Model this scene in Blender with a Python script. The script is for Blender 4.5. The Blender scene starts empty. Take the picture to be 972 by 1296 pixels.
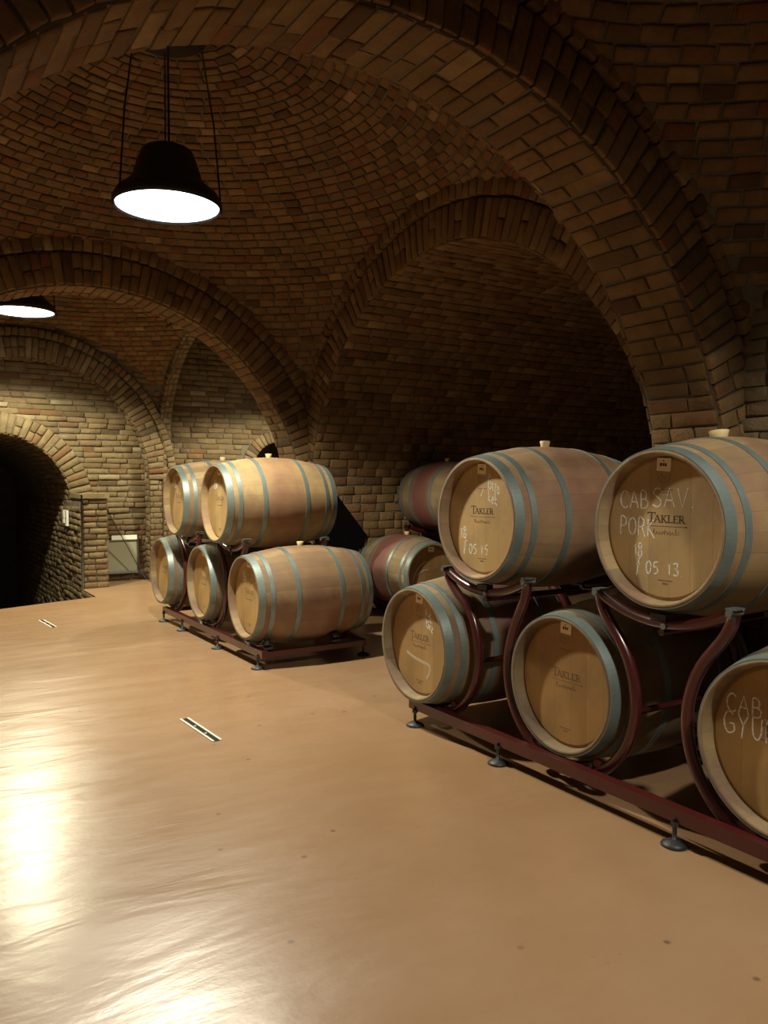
import bpy, math, random
from mathutils import Vector, Matrix
random.seed(7)
PI = math.pi
SC = bpy.context.scene
COL = SC.collection
F_PX, CAM_H = 1011.0, 1.29

# ------------------------------------------------------------------ helpers
def tag(o, label=None, cat=None, group=None, kind=None):
    if label: o['label'] = label
    if cat: o['category'] = cat
    if group: o['group'] = group
    if kind: o['kind'] = kind
    return o

def empty(name, loc, rz=0.0):
    o = bpy.data.objects.new(name, None)
    o.empty_display_size = 0.1
    o.location = loc
    o.rotation_euler = (0, 0, rz)
    COL.objects.link(o)
    return o

class MB:
    """collects verts and faces, links them as one mesh object"""
    def __init__(s):
        s.v = []; s.f = []; s.m = []; s.r = []; s.sm = []
    def vert(s, p, r=0.5):
        s.v.append(tuple(p)); s.r.append(r); return len(s.v) - 1
    def face(s, idx, mat=0, smooth=False):
        s.f.append(tuple(idx)); s.m.append(mat); s.sm.append(smooth)
    def quad(s, a, b, c, d, mat=0):
        i = [s.vert(p) for p in (a, b, c, d)]
        s.face(i, mat)
    def box(s, lo, hi, mat=0, bev=0.0, tf=None):
        x0, y0, z0 = lo; x1, y1, z1 = hi
        c = [(x0, y0, z0), (x1, y0, z0), (x1, y1, z0), (x0, y1, z0), (x0, y0, z1), (x1, y0, z1), (x1, y1, z1), (x0, y1, z1)]
        if tf: c = [tuple(tf @ Vector(p)) for p in c]
        i = [s.vert(p) for p in c]
        for q in ((0, 3, 2, 1), (4, 5, 6, 7), (0, 1, 5, 4), (1, 2, 6, 5), (2, 3, 7, 6), (3, 0, 4, 7)):
            s.face([i[k] for k in q], mat)
    def tube(s, pts, r, seg=12, mat=0, caps=True, smooth=True, flat=1.0, closed=False):
        pts = [Vector(p) for p in pts]
        n = len(pts)
        up = None; rings = []
        for k in range(n):
            if closed:
                t = pts[(k + 1) % n] - pts[k - 1]
            else:
                t = pts[min(k + 1, n - 1)] - pts[max(k - 1, 0)]
            t.normalize()
            if up is None:
                up = Vector((0, 0, 1)) if abs(t.z) < 0.9 else Vector((1, 0, 0))
            side = t.cross(up)
            if side.length < 1e-6: side = t.cross(Vector((0.3, 1, 0.2)))
            side.normalize(); up2 = side.cross(t).normalized(); up = up2
            rr = r[k] if isinstance(r, (list, tuple)) else r
            ring = []
            for j in range(seg):
                a = 2 * PI * j / seg
                ring.append(s.vert(pts[k] + side * (math.cos(a) * rr) + up2 * (math.sin(a) * rr * flat)))
            rings.append(ring)
        for k in range(n if closed else n - 1):
            A = rings[k]; B = rings[(k + 1) % n]
            for j in range(seg):
                s.face((A[j], A[(j + 1) % seg], B[(j + 1) % seg], B[j]), mat, smooth)
        if caps and not closed:
            s.face(rings[0], mat); s.face(rings[-1][::-1], mat)
    def lathe(s, prof, seg=48, axis='z', mat=0, smooth=True, close=False, org=(0, 0, 0)):
        """prof: list of (axial, radius)"""
        rings = []
        for (h, r) in prof:
            ring = []
            if r < 1e-6:
                p = (0, 0, h) if axis == 'z' else (h, 0, 0)
                i = s.vert((p[0] + org[0], p[1] + org[1], p[2] + org[2]))
                ring = [i] * seg
            else:
                for j in range(seg):
                    a = 2 * PI * j / seg
                    p = (r * math.cos(a), r * math.sin(a), h) if axis == 'z' else (h, r * math.cos(a), r * math.sin(a))
                    ring.append(s.vert((p[0] + org[0], p[1] + org[1], p[2] + org[2])))
            rings.append(ring)
        m = len(rings)
        for k in range(m if close else m - 1):
            A = rings[k]; B = rings[(k + 1) % m]
            for j in range(seg):
                q = [A[j], A[(j + 1) % seg], B[(j + 1) % seg], B[j]]
                q2 = []
                for i in q:
                    if i not in q2: q2.append(i)
                if len(q2) > 2: s.face(q2, mat, smooth)
    def build(s, name, mats, parent=None):
        me = bpy.data.meshes.new(name)
        me.from_pydata(s.v, [], s.f)
        if not isinstance(mats, (list, tuple)): mats = [mats]
        for m in mats: me.materials.append(m)
        me.polygons.foreach_set('material_index', s.m)
        me.polygons.foreach_set('use_smooth', s.sm)
        at = me.attributes.new('rnd', 'FLOAT', 'POINT')
        at.data.foreach_set('value', s.r)
        me.update()
        o = bpy.data.objects.new(name, me)
        COL.objects.link(o)
        if parent: o.parent = parent
        return o

# ------------------------------------------------------------------ materials
class N:
    def __init__(s, name):
        s.mat = bpy.data.materials.new(name); s.mat.use_nodes = True
        s.nt = s.mat.node_tree; s.nt.nodes.clear()
        s.out = s.n('ShaderNodeOutputMaterial')
        s.bsdf = s.n('ShaderNodeBsdfPrincipled')
        s.l(s.bsdf.outputs[0], s.out.inputs[0])
    def n(s, t, **kw):
        x = s.nt.nodes.new(t)
        for k, v in kw.items():
            if hasattr(x, k): setattr(x, k, v)
            else: x.inputs[k.replace('_', ' ')].default_value = v
        return x
    def l(s, a, b): s.nt.links.new(a, b)
    def math(s, op, a, b=None, clamp=False):
        x = s.n('ShaderNodeMath', operation=op); x.use_clamp = clamp
        for i, v in enumerate((a, b)):
            if v is None: continue
            if hasattr(v, 'links'): s.l(v, x.inputs[i])
            else: x.inputs[i].default_value = v
        return x.outputs[0]
    def mix(s, fac, a, b, mode='MIX'):
        x = s.n('ShaderNodeMix', data_type='RGBA', blend_type=mode)
        for sock, v in ((x.inputs['Factor'], fac), (x.inputs[6], a), (x.inputs[7], b)):
            if hasattr(v, 'links'): s.l(v, sock)
            else: sock.default_value = v if not isinstance(v, tuple) or len(v) == 4 else (*v, 1)
        return x.outputs[2]
    def ramp(s, fac, stops, interp='LINEAR'):
        x = s.n('ShaderNodeValToRGB'); x.color_ramp.interpolation = interp
        e = x.color_ramp.elements
        while len(e) < len(stops): e.new(0.5)
        for i, (p, c) in enumerate(stops):
            e[i].position = p; e[i].color = (*c, 1) if len(c) == 3 else c
        s.l(fac, x.inputs[0]); return x.outputs[0]
    def noise(s, vec, scale, detail=3.0, rough=0.5, dist=0.0):
        x = s.n('ShaderNodeTexNoise'); x.inputs['Scale'].default_value = scale
        x.inputs['Detail'].default_value = detail; x.inputs['Roughness'].default_value = rough
        x.inputs['Distortion'].default_value = dist
        if vec is not None: s.l(vec, x.inputs['Vector'])
        return x.outputs['Fac']
    def coord(s, which='Object', scale=None):
        t = s.n('ShaderNodeTexCoord'); o = t.outputs[which]
        if scale:
            m = s.n('ShaderNodeMapping'); m.inputs['Scale'].default_value = scale
            s.l(o, m.inputs[0]); o = m.outputs[0]
        return o
    def bump(s, h, strength=0.4, dist=0.01):
        b = s.n('ShaderNodeBump'); b.inputs['Strength'].default_value = strength
        b.inputs['Distance'].default_value = dist
        s.l(h, b.inputs['Height']); s.l(b.outputs[0], s.bsdf.inputs['Normal'])
        return b
    def base(s, c):
        if hasattr(c, 'links'): s.l(c, s.bsdf.inputs['Base Color'])
        else: s.bsdf.inputs['Base Color'].default_value = (*c, 1)
    def set(s, **kw):
        for k, v in kw.items():
            k = k.replace('_', ' ')
            if hasattr(v, 'links'): s.l(v, s.bsdf.inputs[k])
            else: s.bsdf.inputs[k].default_value = v

def simple(name, col, rough=0.5, metal=0.0, bump=0.0, bscale=60):
    m = N(name); m.base(col); m.set(Roughness=rough, Metallic=metal)
    if bump: m.bump(m.noise(m.coord(), bscale, 4), bump, 0.003)
    return m.mat

def mat_brick(name, gain):
    m = N(name)
    a = m.n('ShaderNodeAttribute', attribute_name='rnd')
    c = m.coord()
    col = m.ramp(a.outputs['Fac'], [(0.0, (.20, .135, .075)), (.2, (.33, .235, .13)), (.42, (.42, .32, .19)),
                                    (.62, (.48, .37, .225)), (.8, (.40, .24, .12)), (.92, (.34, .15, .07)), (1.0, (.66, .56, .40))])
    n1 = m.noise(c, 9, 5, .65)
    col = m.mix(m.ramp(n1, [(.35, (0, 0, 0)), (.7, (1, 1, 1))]), m.mix(.42, col, (.13, .09, .055)), col)
    n2 = m.noise(c, 1.3, 4, .6)
    col = m.mix(m.ramp(n2, [(.5, (0, 0, 0)), (.78, (.45, .45, .45))]), col, (.13, .115, .09))
    n3 = m.noise(c, 3.1, 4, .7)
    col = m.mix(m.ramp(n3, [(.60, (0, 0, 0)), (.75, (.4, .4, .4))]), col, (.55, .52, .44))
    col = m.mix(1.0, col, gain, 'MULTIPLY')
    m.base(col); m.set(Roughness=.92)
    h = m.math('ADD', m.noise(c, 38, 5, .7), m.math('MULTIPLY', m.noise(c, 9, 3, .6), 1.2))
    m.bump(h, .75, .012)
    return m.mat

def mat_mortar():
    m = N('dirty_mortar'); c = m.coord()
    col = m.mix(m.noise(c, 6, 5, .7), (.075, .055, .035), (.20, .17, .12))
    m.base(col); m.set(Roughness=.96)
    m.bump(m.noise(c, 50, 5, .7), .8, .012)
    return m.mat

def mat_floor():
    m = N('stained_concrete_floor'); c = m.coord()
    n1 = m.noise(c, .55, 4, .55, .3); n2 = m.noise(c, 3.0, 6, .65)
    col = m.ramp(n1, [(.3, (.315, .180, .088)), (.5, (.355, .213, .117)), (.72, (.39, .25, .15))])
    col = m.mix(m.ramp(n2, [(.3, (0, 0, 0)), (.75, (1, 1, 1))]), m.mix(.35, col, (.25, .14, .065)), col)
    # dark spots
    v = m.n('ShaderNodeTexVoronoi', voronoi_dimensions='2D'); v.inputs['Scale'].default_value = 3.1; m.l(c, v.inputs['Vector'])
    spot = m.ramp(v.outputs['Distance'], [(.018, (1, 1, 1)), (.04, (0, 0, 0))])
    vs = m.ramp(m.noise(c, 1.2, 2), [(.5, (0, 0, 0)), (.56, (1, 1, 1))])
    col = m.mix(m.mix(1.0, spot, vs, 'MULTIPLY'), col, (.17, .10, .06))
    v2 = m.n('ShaderNodeTexVoronoi', voronoi_dimensions='2D'); v2.inputs['Scale'].default_value = 11; m.l(c, v2.inputs['Vector'])
    sp2 = m.ramp(v2.outputs['Distance'], [(.04, (1, 1, 1)), (.09, (0, 0, 0))])
    vs2 = m.ramp(m.noise(c, 2.2, 2), [(.6, (0, 0, 0)), (.66, (.6, .6, .6))])
    col = m.mix(m.mix(1.0, sp2, vs2, 'MULTIPLY'), col, (.28, .16, .09))
    m.base(col)
    sc = m.coord(scale=(1.0, 3.2, 1.0))
    rn = m.noise(sc, 1.6, 5, .6, .4)
    m.set(Roughness=m.math('ADD', m.math('MULTIPLY', rn, .26), .20))
    m.bsdf.inputs['Specular IOR Level'].default_value = .8
    m.bsdf.inputs['Coat Weight'].default_value = .32; m.bsdf.inputs['Coat Roughness'].default_value = .24
    h = m.math('ADD', m.math('MULTIPLY', m.noise(sc, 1.5, 3, .5, .6), 1.0), m.math('MULTIPLY', m.noise(c, 60, 4, .6), .035))
    h = m.math('ADD', h, m.math('MULTIPLY', m.noise(sc, 7, 4, .6, .5), .12))
    bb = m.bump(h, .42, .016); m.l(bb.outputs[0], m.bsdf.inputs['Coat Normal'])
    return m.mat

def mat_barrel():
    m = N('oak_staves'); c = m.coord(); oi = m.n('ShaderNodeObjectInfo')
    sep = m.n('ShaderNodeSeparateXYZ'); m.l(c, sep.inputs[0])
    ang = m.math('ARCTAN2', sep.outputs[2], sep.outputs[1])
    st = m.math('MULTIPLY', m.math('ADD', ang, PI), 28 / (2 * PI))
    idx = m.math('FLOOR', st); fr = m.math('FRACT', st)
    w = m.n('ShaderNodeTexWhiteNoise', noise_dimensions='2D')
    cv = m.n('ShaderNodeCombineXYZ'); m.l(idx, cv.inputs[0]); m.l(oi.outputs['Random'], cv.inputs[1]); m.l(cv.outputs[0], w.inputs['Vector'])
    gr = m.noise(m.coord(scale=(3, 40, 40)), 1.0, 5, .6)
    col = m.ramp(w.outputs['Value'], [(0, (.20, .15, .085)), (.5, (.29, .22, .12)), (1, (.36, .28, .155))])
    col = m.mix(m.ramp(gr, [(.3, (.55, .55, .55)), (.7, (0, 0, 0))]), col, (.31, .20, .11))
    dirt = m.noise(c, 4.5, 5, .65)
    col = m.mix(m.ramp(dirt, [(.36, (0, 0, 0)), (.68, (.85, .85, .85))]), col, (.145, .118, .085))
    pk = m.noise(c, 2.2, 4, .6)
    col = m.mix(m.ramp(pk, [(.48, (0, 0, 0)), (.68, (.45, .45, .45))]), col, (.27, .125, .085))
    # wine stain around the bung belt (strength per barrel in the object colour alpha)
    dx = m.math('ABSOLUTE', m.math('SUBTRACT', sep.outputs[0], .45))
    dx = m.math('ADD', dx, m.math('MULTIPLY', m.math('SUBTRACT', m.noise(c, 5, 4, .6), .5), .16))
    stf = m.ramp(dx, [(.08, (1, 1, 1)), (.20, (0, 0, 0))])
    stain = m.math('MULTIPLY', stf, oi.outputs['Alpha'])
    col = m.mix(m.math('MULTIPLY', stain, .8), col, (.16, .045, .05))
    col = m.mix(1.0, col, oi.outputs['Color'], 'MULTIPLY')
    gap = m.math('ABSOLUTE', m.math('SUBTRACT', fr, .5))
    gapc = m.ramp(gap, [(.484, (0, 0, 0)), (.494, (1, 1, 1))])
    col = m.mix(m.math('MULTIPLY', gapc, .35), col, (.09, .055, .03))
    m.base(col); m.set(Roughness=.72)
    h = m.math('SUBTRACT', m.math('MULTIPLY', gr, .25), gapc)
    m.bump(h, .35, .003)
    return m.mat

def mat_head():
    m = N('oak_head'); c = m.coord(); oi = m.n('ShaderNodeObjectInfo')
    sep = m.n('ShaderNodeSeparateXYZ'); m.l(c, sep.inputs[0])
    st = m.math('ADD', m.math('MULTIPLY', sep.outputs[1], 11.0), 40.3)
    idx = m.math('FLOOR', st); fr = m.math('FRACT', st)
    w = m.n('ShaderNodeTexWhiteNoise', noise_dimensions='2D')
    cv = m.n('ShaderNodeCombineXYZ'); m.l(idx, cv.inputs[0]); m.l(oi.outputs['Random'], cv.inputs[1]); m.l(cv.outputs[0], w.inputs['Vector'])
    gr = m.noise(m.coord(scale=(30, 45, 3.5)), 1.0, 5, .6)
    col = m.ramp(w.outputs['Value'], [(0, (.38, .245, .095)), (.5, (.43, .285, .115)), (1, (.475, .325, .138))])
    col = m.mix(m.ramp(gr, [(.35, (.4, .4, .4)), (.65, (0, 0, 0))]), col, (.42, .26, .12))
    d = m.noise(c, 5.5, 5, .65)
    col = m.mix(m.ramp(d, [(.45, (0, 0, 0)), (.75, (.6, .6, .6))]), col, (.22, .155, .085))
    col = m.mix(1.0, col, oi.outputs['Color'], 'MULTIPLY')
    gap = m.math('ABSOLUTE', m.math('SUBTRACT', fr, .5))
    gapc = m.ramp(gap, [(.485, (0, 0, 0)), (.496, (1, 1, 1))])
    col = m.mix(m.math('MULTIPLY', gapc, .45), col, (.14, .085, .045))
    m.base(col); m.set(Roughness=.68)
    m.bump(m.math('SUBTRACT', m.math('MULTIPLY', gr, .3), gapc), .2, .002)
    return m.mat

def mat_hoop():
    m = N('galvanised_hoop'); c = m.coord()
    col = m.mix(m.noise(c, 7, 5, .7), (.10, .135, .13), (.27, .325, .305))
    col = m.mix(m.ramp(m.noise(c, 16, 5, .7), [(.62, (0, 0, 0)), (.8, (.6, .6, .6))]), col, (.22, .17, .12))
    m.base(col); m.set(Roughness=.46, Metallic=.45)
    m.bump(m.noise(c, 90, 3), .15, .002)
    return m.mat

def mat_red():
    m = N('oxblood_painted_steel'); c = m.coord()
    col = m.mix(m.noise(c, 6, 5, .7), (.04, .006, .006), (.085, .013, .011))
    m.base(col); m.set(Roughness=.3)
    m.bsdf.inputs['Coat Weight'].default_value = .4
    m.bsdf.inputs['Coat Roughness'].default_value = .2
    return m.mat

def mat_chalk():
    m = N('white_chalk'); c = m.coord()
    m.base((.80, .77, .66)); m.set(Roughness=.95)
    t = m.n('ShaderNodeBsdfTransparent'); mx = m.n('ShaderNodeMixShader')
    f = m.ramp(m.noise(c, 130, 3, .6), [(.30, (.25, .25, .25)), (.5, (.9, .9, .9))])
    m.l(f, mx.inputs[0]); m.l(t.outputs[0], mx.inputs[1]); m.l(m.bsdf.outputs[0], mx.inputs[2])
    m.l(mx.outputs[0], m.out.inputs[0])
    return m.mat

def mat_emit(name, col, st):
    m = N(name); m.bsdf.inputs['Base Color'].default_value = (.9, .9, .9, 1)
    m.bsdf.inputs['Emission Color'].default_value = (*col, 1)
    m.bsdf.inputs['Emission Strength'].default_value = st
    return m.mat

M = dict(brick=mat_brick('old_brick', (.48, .45, .36)), redbrick=mat_brick('red_vault_brick', (.54, .385, .235)), archbrick=mat_brick('arch_brick', (.52, .385, .23)), mortar=mat_mortar(), floor=mat_floor(), stave=mat_barrel(), head=mat_head(), hoop=mat_hoop(),
         red=mat_red(), chalk=mat_chalk(),
         print=simple('dark_brown_print', (.05, .028, .016), .8),
         faint=simple('faded_brown_print', (.17, .10, .055), .8),
         smear=simple('pale_chalk_smear', (.50, .41, .27), .9),
         tagp=simple('cream_plaque', (.85, .70, .48), .7),
         cork=simple('pale_bung', (.62, .47, .24), .7, bump=.3),
         black=simple('matt_black_lamp_metal', (.012, .012, .013), .5),
         dark=simple('black_rubber', (.02, .021, .022), .5),
         galv=simple('dull_galvanised_steel', (.20, .23, .23), .4, .7, .1),
         steel=simple('dark_steel', (.06, .065, .065), .45, .7),
         white=simple('white_plastic', (.72, .70, .62), .5),
         brass=simple('worn_white_metal', (.78, .74, .62), .45, .2),
         slot=simple('black_slot', (.004, .004, .004), .9), shadow_stand_in=simple('shadow_stand_in_black', (.003, .003, .003), 1.0),
         glassy=simple('smoky_grey_sheet', (.26, .25, .18), .25, 0, .15, 14),
         cable=simple('black_cable', (.01, .01, .01), .6),
         plaster=simple('plain_backing', (.10, .08, .055), .95),
         lens=mat_emit('lit_lamp_glass', (1.0, .97, .9), 7.0))
BR = [M['brick'], M['mortar']]
BRED = [M['redbrick'], M['mortar']]; BARCH = [M['archbrick'], M['mortar']]

# ------------------------------------------------------------------ brickwork
def one_brick(mb, f, u0, u1, v0, v1, h=0.012, jit=0.005, inset=0.009, deep=.012):
    r = min(1, max(0, random.gauss(.5, .26)))
    if random.random() < .04: h *= .1
    hh = h * random.uniform(.45, 1.25)
    base = []; mid = []; top = []
    tl = [random.uniform(-.35, .35) * hh for _ in range(4)]
    for k, (u, v, su, sv) in enumerate(((u0, v0, 1, 1), (u1, v0, -1, 1), (u1, v1, -1, -1), (u0, v1, 1, -1))):
        ju = random.uniform(-jit, jit); jv = random.uniform(-jit, jit) * .8
        base.append(mb.vert(f(u + ju, v + jv, -deep), r))
        mid.append(mb.vert(f(u + ju, v + jv, (hh + tl[k]) * .5), r))
        i2 = inset * random.uniform(.6, 1.5)
        top.append(mb.vert(f(u + ju + su * i2, v + jv + sv * i2 * .8, hh + tl[k]), r))
    for k in range(4):
        j = (k + 1) % 4
        mb.face((base[k], base[j], mid[j], mid[k]))
        mb.face((mid[k], mid[j], top[j], top[k]), 0, True)
    mb.face(top, 0, True)

def field(mb, f, u0, u1, v0, v1, L=.25, Hc=.072, gap=.011, keep=None, wob=0.004, h=.012, vary=True, ustart=None):
    """running-bond bricks on the surface f(u, v, out)"""
    nrow = max(1, round((v1 - v0) / Hc)); Hc = (v1 - v0) / nrow
    for i in range(nrow):
        va = v0 + i * Hc; vb = va + Hc
        u = u0 - (L * .5 if i % 2 else 0) - random.uniform(0, .12 * L)
        while u < u1:
            ln = L * (random.uniform(.88, 1.1) if vary else 1)
            if vary and random.random() < .18: ln *= .52
            a = max(u, u0); b = min(u + ln, u1)
            if b - a > .03:
                uc = (a + b) / 2; vc = (va + vb) / 2
                if keep is None or keep(uc, vc):
                    w = math.sin(uc * 3.1 + i) * wob
                    one_brick(mb, f, a + gap / 2, b - gap / 2, va + gap / 2 + w, vb - gap / 2 + w, h=h)
            u += ln

def surf(mb, f, us, vs, keep=None, off=-.002, mat=1):
    g = [[mb.vert(f(u, v, off)) for v in vs] for u in us]
    for i in range(len(us) - 1):
        for j in range(len(vs) - 1):
            if keep is None or keep((us[i] + us[i + 1]) / 2, (vs[j] + vs[j + 1]) / 2):
                mb.face((g[i][j], g[i + 1][j], g[i + 1][j + 1], g[i][j + 1]), mat, False)

def lin(a, b, n): return [a + (b - a) * i / n for i in range(n + 1)]

def plane_fn(o, ud, nd):
    o = Vector(o); ud = Vector(ud).normalized(); nd = Vector(nd).normalized()
    return lambda u, v, d: tuple(o + ud * u + Vector((0, 0, v)) + nd * d)

def hole_top(u, holes):
    for (uc, R, c) in holes:
        if abs(u - uc) < R: return c + math.sqrt(max(0, R * R - (u - uc) ** 2))
    return None

def arch_wall(mb, f, u0, u1, v0, v1, holes, off=-.002, n=None, mat=1):
    """flat backing with round-headed openings down to v0"""
    cuts = set(lin(u0, u1, 8))
    for (uc, R, c) in holes:
        for k in range(65):
            x = uc - R * math.cos(PI * k / 64)
            if u0 <= x <= u1: cuts.add(x)
    cuts = sorted(cuts)
    for a, b in zip(cuts[:-1], cuts[1:]):
        if b - a < 1e-6: continue
        mdl = (a + b) / 2
        if hole_top(mdl, holes) is not None:
            for (uc, R, c) in holes:
                if abs(mdl - uc) < R:
                    ta = c + math.sqrt(max(0, R * R - (a - uc) ** 2)); tb = c + math.sqrt(max(0, R * R - (b - uc) ** 2))
        else: ta = tb = v0
        if min(ta, tb) >= v1: continue
        i = [mb.vert(f(a, ta, off)), mb.vert(f(b, tb, off)), mb.vert(f(b, v1, off)), mb.vert(f(a, v1, off))]
        mb.face(i, mat)

def ring(mb, f, uc, c, radii, a0=0.0, a1=PI, w=.075, h=.016):
    """voussoir rings on a flat face; radii = [(r0, r1, proud)]"""
    for (r0, r1, pr) in radii:
        rm = (r0 + r1) / 2
        def g(u, v, d, pr=pr):  # u radial, v arc length at mean radius
            a = v / rm
            return f(uc + u * math.cos(a), c + u * math.sin(a), d + pr)
        surf(mb, g, [r0 + .02, r1 - .02], lin(a0 * rm, a1 * rm, 48), off=-.004)
        n = round((a1 - a0) * rm / w)
        for k in range(n):
            va = (a0 * rm) + (a1 - a0) * rm * k / n; vb = va + (a1 - a0) * rm / n
            if r1 - r0 > .2 and random.random() < .35:
                s_ = r0 + (r1 - r0) * random.choice((.5, .48, .55))
                one_brick(mb, g, r0 + .005, s_ - .005, va + .005, vb - .005, h=h, deep=pr + .03)
                one_brick(mb, g, s_ + .005, r1 - .005, va + .005, vb - .005, h=h, deep=pr + .03)
            else:
                one_brick(mb, g, r0 + .005, r1 - .005, va + .005, vb - .005, h=h, deep=pr + .03)

def soffit_fn(axis, cx, cz, R, zfloor=0.0, s=1.0):
    """surface along a round vault incl. straight legs. v = path length from the floor on the + side. axis 'y': span in x, runs in y"""
    leg = cz - zfloor; arc = PI * R
    def f(u, v, d):
        if v < leg: p = R; q = zfloor + v; nx, nz = -1, 0
        elif v > leg + arc: p = -R; q = cz - (v - leg - arc); nx, nz = 1, 0
        else:
            a = (v - leg) / R; p = R * math.cos(a); q = cz + R * math.sin(a); nx, nz = -math.cos(a), -math.sin(a)
        if axis == 'y': return (cx + p + nx * d, u, q + nz * d)
        return (u, cx + p + nx * d, q + nz * d)
    return f, 2 * leg + arc, leg, arc

def vault(mb, axis, cx, cz, R, u0, u1, zfloor=0.0, L=.25, Hc=.075, bricks=(0, 1e9), h=.012):
    f, T, leg, arc = soffit_fn(axis, cx, cz, R, zfloor)
    vs = sorted(set(lin(0, leg, 2) + lin(leg, leg + arc, 56) + lin(leg + arc, T, 2)))
    surf(mb, f, [u0, u1], vs)
    a = max(0, bricks[0]); b = min(T, bricks[1])
    field(mb, f, u0, u1, a, b, L=L, Hc=Hc, h=h)
    return f

def dome(mb, cx, cy, cz, Rs, x0, x1, y0, y1, L=.135, Hc=.072, ky=1.0, xmax=None):
    sk = 1 / math.sqrt(ky)
    XM = (lambda y: x1) if xmax is None else xmax
    NX = NY = 40
    g = []
    for i in range(NX + 1):
        row = []
        for j in range(NY + 1):
            y = y0 + (y1 - y0) * j / NY; x = x0 + (XM(y) - x0) * i / NX
            q = Rs * Rs - (x - cx) ** 2 - ky * (y - cy) ** 2
            z = cz + math.sqrt(max(.02, q))
            row.append(mb.vert((x, y, z + .004)))
        g.append(row)
    for i in range(NX):
        for j in range(NY):
            mb.face((g[i][j], g[i][j + 1], g[i + 1][j + 1], g[i + 1][j]), 1, True)
    # concentric courses
    n = int(Rs * (PI / 2) / Hc)
    for k in range(n):
        pa = k * Hc / Rs; pb = pa + Hc / Rs; pm = (pa + pb) / 2
        rad = Rs * math.sin(pm)
        if rad < .12: continue
        cnt = max(5, int(2 * PI * rad / L)); off = random.random()
        for q in range(cnt):
            a = 2 * PI * (q + off) / cnt; da = 2 * PI / cnt
            x = cx + rad * math.cos(a + da / 2); y = cy + rad * sk * math.sin(a + da / 2)
            if not (x0 + .02 < x < XM(y) - .02 and y0 + .02 < y < y1 - .02): continue
            def f(u, v, d):
                rr = Rs - d; p = v / Rs; b = u / max(rad, .01)
                Y_ = min(y1, max(y0, cy + rr * sk * math.sin(p) * math.sin(b)))
                return (min(XM(Y_), max(x0, cx + rr * math.sin(p) * math.cos(b))), Y_, cz + rr * math.cos(p))
            one_brick(mb, f, a * rad + .006, (a + da) * rad - .006, pa * Rs + .006, pb * Rs - .006, h=.013)

def structure(mb, name, mats=None):
    o = mb.build(name, mats or BR); o['kind'] = 'structure'; return o

# ------------------------------------------------------------------ the cellar
TX, TZ, TR = 1.53, 1.02, 1.875          # transverse arches
NY_, NZ_, NR = 4.85, .93, 2.08          # side niche (bay 2)
XW = 3.5                                # nave side plane
XL = -.44
TH = 2.06                               # arch slab legs etc.

def transverse(name, ya, yb, both=True):
    mb = MB()
    vault(mb, 'y', TX, TZ, TR, ya, yb, L=.26, Hc=.078, h=.012)
    for (yy, nd) in ((ya, (0, -1, 0)), (yb, (0, 1, 0))):
        f = plane_fn((0, yy, 0), (1, 0, 0), nd)
        arch_wall(mb, f, XL - .3, XW + .3, 0, 4.2, [(TX, TR, TZ)])
        ring(mb, f, TX, TZ, [(TR + .002, TR + .265, .012), (TR + .272, TR + .40, .035)], w=.078)
    structure(mb, name, BARCH)
transverse('trim_1', 2.36, 2.75)
transverse('trim_2', 6.95, 7.30)
transverse('trim_3', -2.30, -1.95)

# domes
def dome_obj(name, *a, **k):
    mb = MB(); dome(mb, *a, **k); structure(mb, name, BRED)
dome_obj('ceiling', 1.53, 4.85, 1.0, 3.07, XL, XW, 2.75, 6.95)
dome_obj('ceiling.001', 1.53, .205, 1.0, 3.07, XL, XW, -1.95, 2.36, L=.14)
dome_obj('ceiling.002', 1.50, 8.72, 1.10, 2.78, XL, 3.46, 7.30, 10.42, ky=1.25, xmax=lambda y: 3.46 - .38 * (y - 7.3) / 3.12)

# right side: plane with niche arches for bays 1 and 2
mb = MB()
f = plane_fn((XW, 0, 0), (0, 1, 0), (-1, 0, 0))
holes = [(NY_, NR, NZ_), (.205, 1.95, NZ_)]
arch_wall(mb, f, -2.3, 7.30, 0, 4.2, holes)
def keep_side(u, v):
    t = hole_top(u, [(NY_, NR + .36, NZ_), (.205, 2.3, NZ_)])
    return t is None or v > t
field(mb, f, 2.0, 2.80, 0, 2.6, keep=lambda u, v: not ((u - NY_) ** 2 + (max(0, v - NZ_)) ** 2 < (NR + .03) ** 2 or (u - .205) ** 2 + max(0, v - NZ_) ** 2 < 1.98 ** 2))
field(mb, f, 6.90, 7.30, 0, 2.6, keep=lambda u, v: not ((u - NY_) ** 2 + (max(0, v - NZ_)) ** 2 < (NR + .03) ** 2))
structure(mb, 'wall_right')
mb = MB()
ring(mb, f, NY_, NZ_, [(NR + .002, NR + .265, .02), (NR + .272, NR + .39, .045)], a0=.12, a1=PI - .12, w=.08)
vault(mb, 'x', NY_, NZ_, NR, XW - .02, 8.6, L=.2, Hc=.088, h=.012)
structure(mb, 'ceiling_vault', BARCH)
mb = MB()
ring(mb, f, .205, NZ_, [(1.952, 2.22, .02), (2.227, 2.35, .045)], a0=.55, a1=PI - .55, w=.08)
vault(mb, 'x', .205, NZ_, 1.95, XW - .02, 6.5, bricks=(0, 3.2))
structure(mb, 'ceiling_vault.001')
mb = MB()
fb = plane_fn((8.6, 0, 0), (0, 1, 0), (-1, 0, 0)); surf(mb, fb, [2.7, 7.0], [0, 3.2]); field(mb, fb, 2.77, 6.93, 0, 3.0, h=.01)
structure(mb, 'wall_niche')
mb = MB()
fb = plane_fn((6.5, 0, 0), (0, 1, 0), (-1, 0, 0)); surf(mb, fb, [-1.8, 2.2], [0, 3.2])
structure(mb, 'wall_niche_near')
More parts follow.
